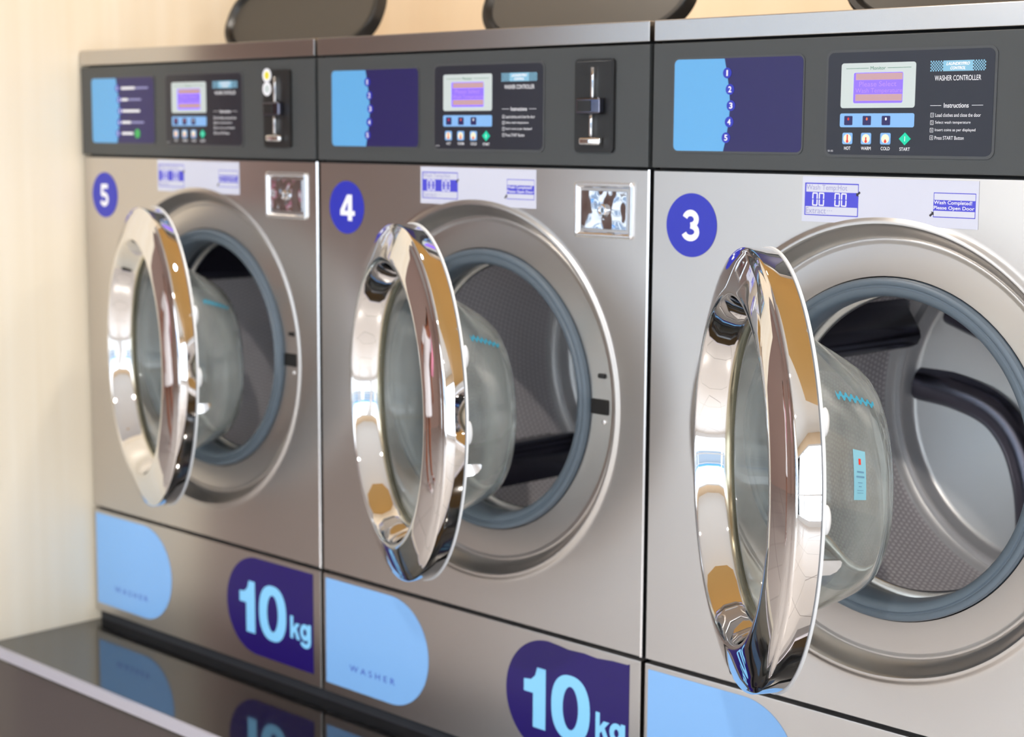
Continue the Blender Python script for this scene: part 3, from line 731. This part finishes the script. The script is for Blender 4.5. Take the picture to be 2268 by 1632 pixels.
    for phi in (22, -1):
        bm = bmesh.new(); c_ = Vector((.2545 * math.cos(math.radians(phi)), .006, .2545 * math.sin(math.radians(phi))))
        bmesh.ops.create_uvsphere(bm, u_segments=16, v_segments=10, radius=1.0)
        for v in bm.verts: v.co = c_ + Vector((v.co.x * .007, v.co.y * .005, v.co.z * .016))
        link('clip', bm, 'frame', d, 60)
    return t

make_washer(0, '5', 'stainless washer marked 5, leftmost in the row beside the cream wall, porthole door ajar')
make_washer(1, '4', 'stainless washer marked 4, middle of the row, chrome-ringed door standing open')
make_washer(2, '3', 'stainless washer marked 3, nearest and rightmost, door open with blue label on its glass')

# ------------------------------------------------------------------ the person mirrored in the chrome rings
M['skin'] = mat('skin', (150, 92, 66), 0.5, 0.0); M['skin'].node_tree.nodes['Principled BSDF'].inputs['Subsurface Weight'].default_value = 0.05
M['hair'] = mat('dark_hair', (38, 28, 26), 0.4)
M['cloth'] = mat('white_cotton', (236, 232, 236), 0.85)
M['pink'] = mat('pink_cotton', (238, 150, 178), 0.9)
M['sandal'] = mat('sandal_white', (235, 228, 232), 0.5)
M['lips'] = mat('lips', (140, 60, 55), 0.5)
def skinned(name, verts, edges, m, parent, sub=2):
    bm = bmesh.new(); sk = bm.verts.layers.skin.verify(); V = []
    for i, (x, y, z, r) in enumerate(verts):
        v = bm.verts.new((x, y, z)); rr = r if isinstance(r, tuple) else (r, r); v[sk].radius = rr; v[sk].use_root = (i == 0); V.append(v)
    for a, b in edges: bm.edges.new((V[a], V[b]))
    me = bpy.data.meshes.new(name); bm.to_mesh(me); bm.free(); me.materials.append(M[m])
    o = bpy.data.objects.new(name, me); C.objects.link(o)
    if parent: o.parent = parent
    k = o.modifiers.new('Skin', 'SKIN'); k.use_smooth_shade = True
    o.modifiers.new('Subdivision', 'SUBSURF').levels = sub; o.modifiers['Subdivision'].render_levels = sub
    return o
def make_person(loc, rot):
    t = empty('person', loc, 'person in white dress and sandals standing left of the washers, mirrored in the chrome rings', 'person'); t.rotation_euler = (0, 0, rot)
    V = [(0, 0, .94, (.135, .105)), (0, .005, 1.08, (.115, .090)), (0, .0, 1.26, (.135, .100)), (0, .005, 1.375, (.085, .070)), (0, .008, 1.435, .040), (0, -.008, 1.505, (.062, .072)), (0, -.012, 1.575, (.074, .088)), (0, -.005, 1.635, (.050, .060))]
    E = [(i, i + 1) for i in range(7)]
    for s_ in (1, -1):
        b = len(V); V += [(s_ * .15, .01, 1.365, .052), (s_ * .215, .03, 1.12, .038), (s_ * .225, -.06, .93, .026), (s_ * .228, -.085, .885, (.016, .030)), (s_ * .230, -.105, .845, (.012, .030))]
        E += [(3, b), (b, b + 1), (b + 1, b + 2), (b + 2, b + 3), (b + 3, b + 4)]
        for j, (dy, L_) in enumerate(((-.026, .060), (-.009, .072), (.009, .066), (.025, .052))):
            q = len(V); V += [(s_ * .231, -.112 + dy, .828, .0085), (s_ * .229, -.122 + dy, .828 - L_ * .5, .0078), (s_ * .221, -.122 + dy, .828 - L_, .0065)]
            E += [(b + 4, q), (q, q + 1), (q + 1, q + 2)]
        q = len(V); V += [(s_ * .218, -.112, .880, .010), (s_ * .205, -.135, .850, .0085), (s_ * .198, -.145, .828, .0075)]; E += [(b + 3, q), (q, q + 1), (q + 1, q + 2)]
        b = len(V); V += [(s_ * .085, .0, .86, .090), (s_ * .095, -.012, .66, .072), (s_ * .10, -.018, .48, .050), (s_ * .103, .012, .34, .052), (s_ * .106, .022, .09, .033), (s_ * .112, -.06, .04, (.036, .024)), (s_ * .118, -.15, .026, (.040, .016))]
        E += [(0, b)] + [(b + i, b + i + 1) for i in range(6)]
    skinned('body', V, E, 'skin', t)
    V = [(0, 0, .98, (.150, .122)), (0, .005, 1.10, (.130, .106)), (0, .0, 1.26, (.152, .118)), (0, .005, 1.36, (.105, .086))]; E = [(0, 1), (1, 2), (2, 3)]
    for s_ in (1, -1):
        b = len(V); V += [(s_ * .15, .01, 1.355, .066), (s_ * .188, .022, 1.22, .058)]; E += [(3, b), (b, b + 1)]
    dr = skinned('dress_bodice', V, E, 'cloth', t)
    bm = bmesh.new(); rings = []
    for z, rx, ry in ((1.08, .130, .104), (.98, .165, .135), (.86, .200, .165), (.70, .225, .19), (.66, .230, .195), (.662, .222, .187), (.86, .190, .155)):
        rings.append([bm.verts.new(((rx + .010 * math.sin(i * .9) * (1.1 - z)) * math.cos(2 * PI * i / 56), (ry + .010 * math.sin(i * .9) * (1.1 - z)) * math.sin(2 * PI * i / 56), z)) for i in range(56)])
    for A, B in zip(rings[:-1], rings[1:]):
        for i in range(56): j = (i + 1) % 56; bm.faces.new((A[i], A[j], B[j], B[i]))
    link('dress_skirt', bm, 'cloth', t, 80)
    # hair: cap over skull with a tail at the back
    bm = bmesh.new(); bmesh.ops.create_uvsphere(bm, u_segments=32, v_segments=20, radius=1)
    for v in bm.verts:
        x, y, z = v.co; v.co = Vector((x * .086, .018 + y * .098 + (.02 if y < -.3 and z < .35 else 0) , 1.585 + z * .085))
        if y < -.2 and z < .45: v.co.y = .0; v.co.x *= .9
        if y > 0 and z < -.2: v.co.z -= .12 * y; v.co.y *= .85
    link('hair', bm, 'hair', t, 80)
    for s_ in (1, -1):
        for nm, c_, r_, mm in (('eye', (s_ * .030, -.092, 1.555), (.0105, .006, .0045), 'white'), ('iris', (s_ * .030, -.0965, 1.555), (.0042, .004, .0040), 'hair'), ('ear', (s_ * .074, -.005, 1.545), (.010, .016, .028), 'skin')):
            bm = bmesh.new(); bmesh.ops.create_uvsphere(bm, u_segments=16, v_segments=10, radius=1)
            for v in bm.verts: v.co = Vector((c_[0] + v.co.x * r_[0], c_[1] + v.co.y * r_[1], c_[2] + v.co.z * r_[2]))
            link(nm, bm, mm, t, 80)
        bm = bmesh.new(); tube(bm, [(s_ * .070, -.045, .070), (s_ * .100, -.085, .078), (s_ * .150, -.060, .050)], .008); tube(bm, [(s_ * .078, -.12, .030), (s_ * .115, -.118, .052), (s_ * .155, -.115, .030)], .008)
        prism(bm, [(0, 0)] * 0 or [(s_ * .07, .0), (s_ * .16, .0), (s_ * .16, .012), (s_ * .07, .012)], -.20, .06); link('sandal', bm, 'sandal', t, 40)
    bm = bmesh.new(); bmesh.ops.create_uvsphere(bm, u_segments=12, v_segments=8, radius=1)
    for v in bm.verts: v.co = Vector((v.co.x * .011, -.098 + v.co.y * .016, 1.530 + v.co.z * (.020 if v.co.z > 0 else .009)))
    link('nose', bm, 'skin', t, 80)
    bm = bmesh.new(); bmesh.ops.create_uvsphere(bm, u_segments=12, v_segments=8, radius=1)
    for v in bm.verts: v.co = Vector((v.co.x * .022, -.086 + v.co.y * .009, 1.500 + v.co.z * .007))
    link('mouth', bm, 'lips', t, 80)
    return t
make_person((-1.75, -1.30, 0), math.radians(75))
# pink towel over the shoulder
bm = bmesh.new()
path = [(-.165, -.165, 1.02), (-.165, -.150, 1.20), (-.155, -.120, 1.36), (-.145, -.060, 1.428), (-.145, .020, 1.445), (-.150, .100, 1.40), (-.155, .130, 1.22), (-.155, .140, 1.08)]
for side in (0,):
    A = [[bm.verts.new((x + dx, y - th_ * (1 if i < 4 else -1) * (0 if 2 < i < 5 else 1), z + (th_ if 2 < i < 5 else 0))) for dx in (-.05, -.02, .02, .05)] for i, (x, y, z) in enumerate(path) for th_ in (0,)]
for P_, Q_ in zip(A[:-1], A[1:]):
    for i in range(3): bm.faces.new((P_[i], P_[i + 1], Q_[i + 1], Q_[i]))
tw = link('towel', bm, 'pink', None, 80, (-1.75, -1.30, 0)); tw.rotation_euler = (0, 0, math.radians(75))
sm_ = tw.modifiers.new('Solidify', 'SOLIDIFY'); sm_.thickness = .012; sm_.offset = 1
tw['label'] = 'pink towel hanging over the shoulder of the person in the white dress'; tw['category'] = 'towel'
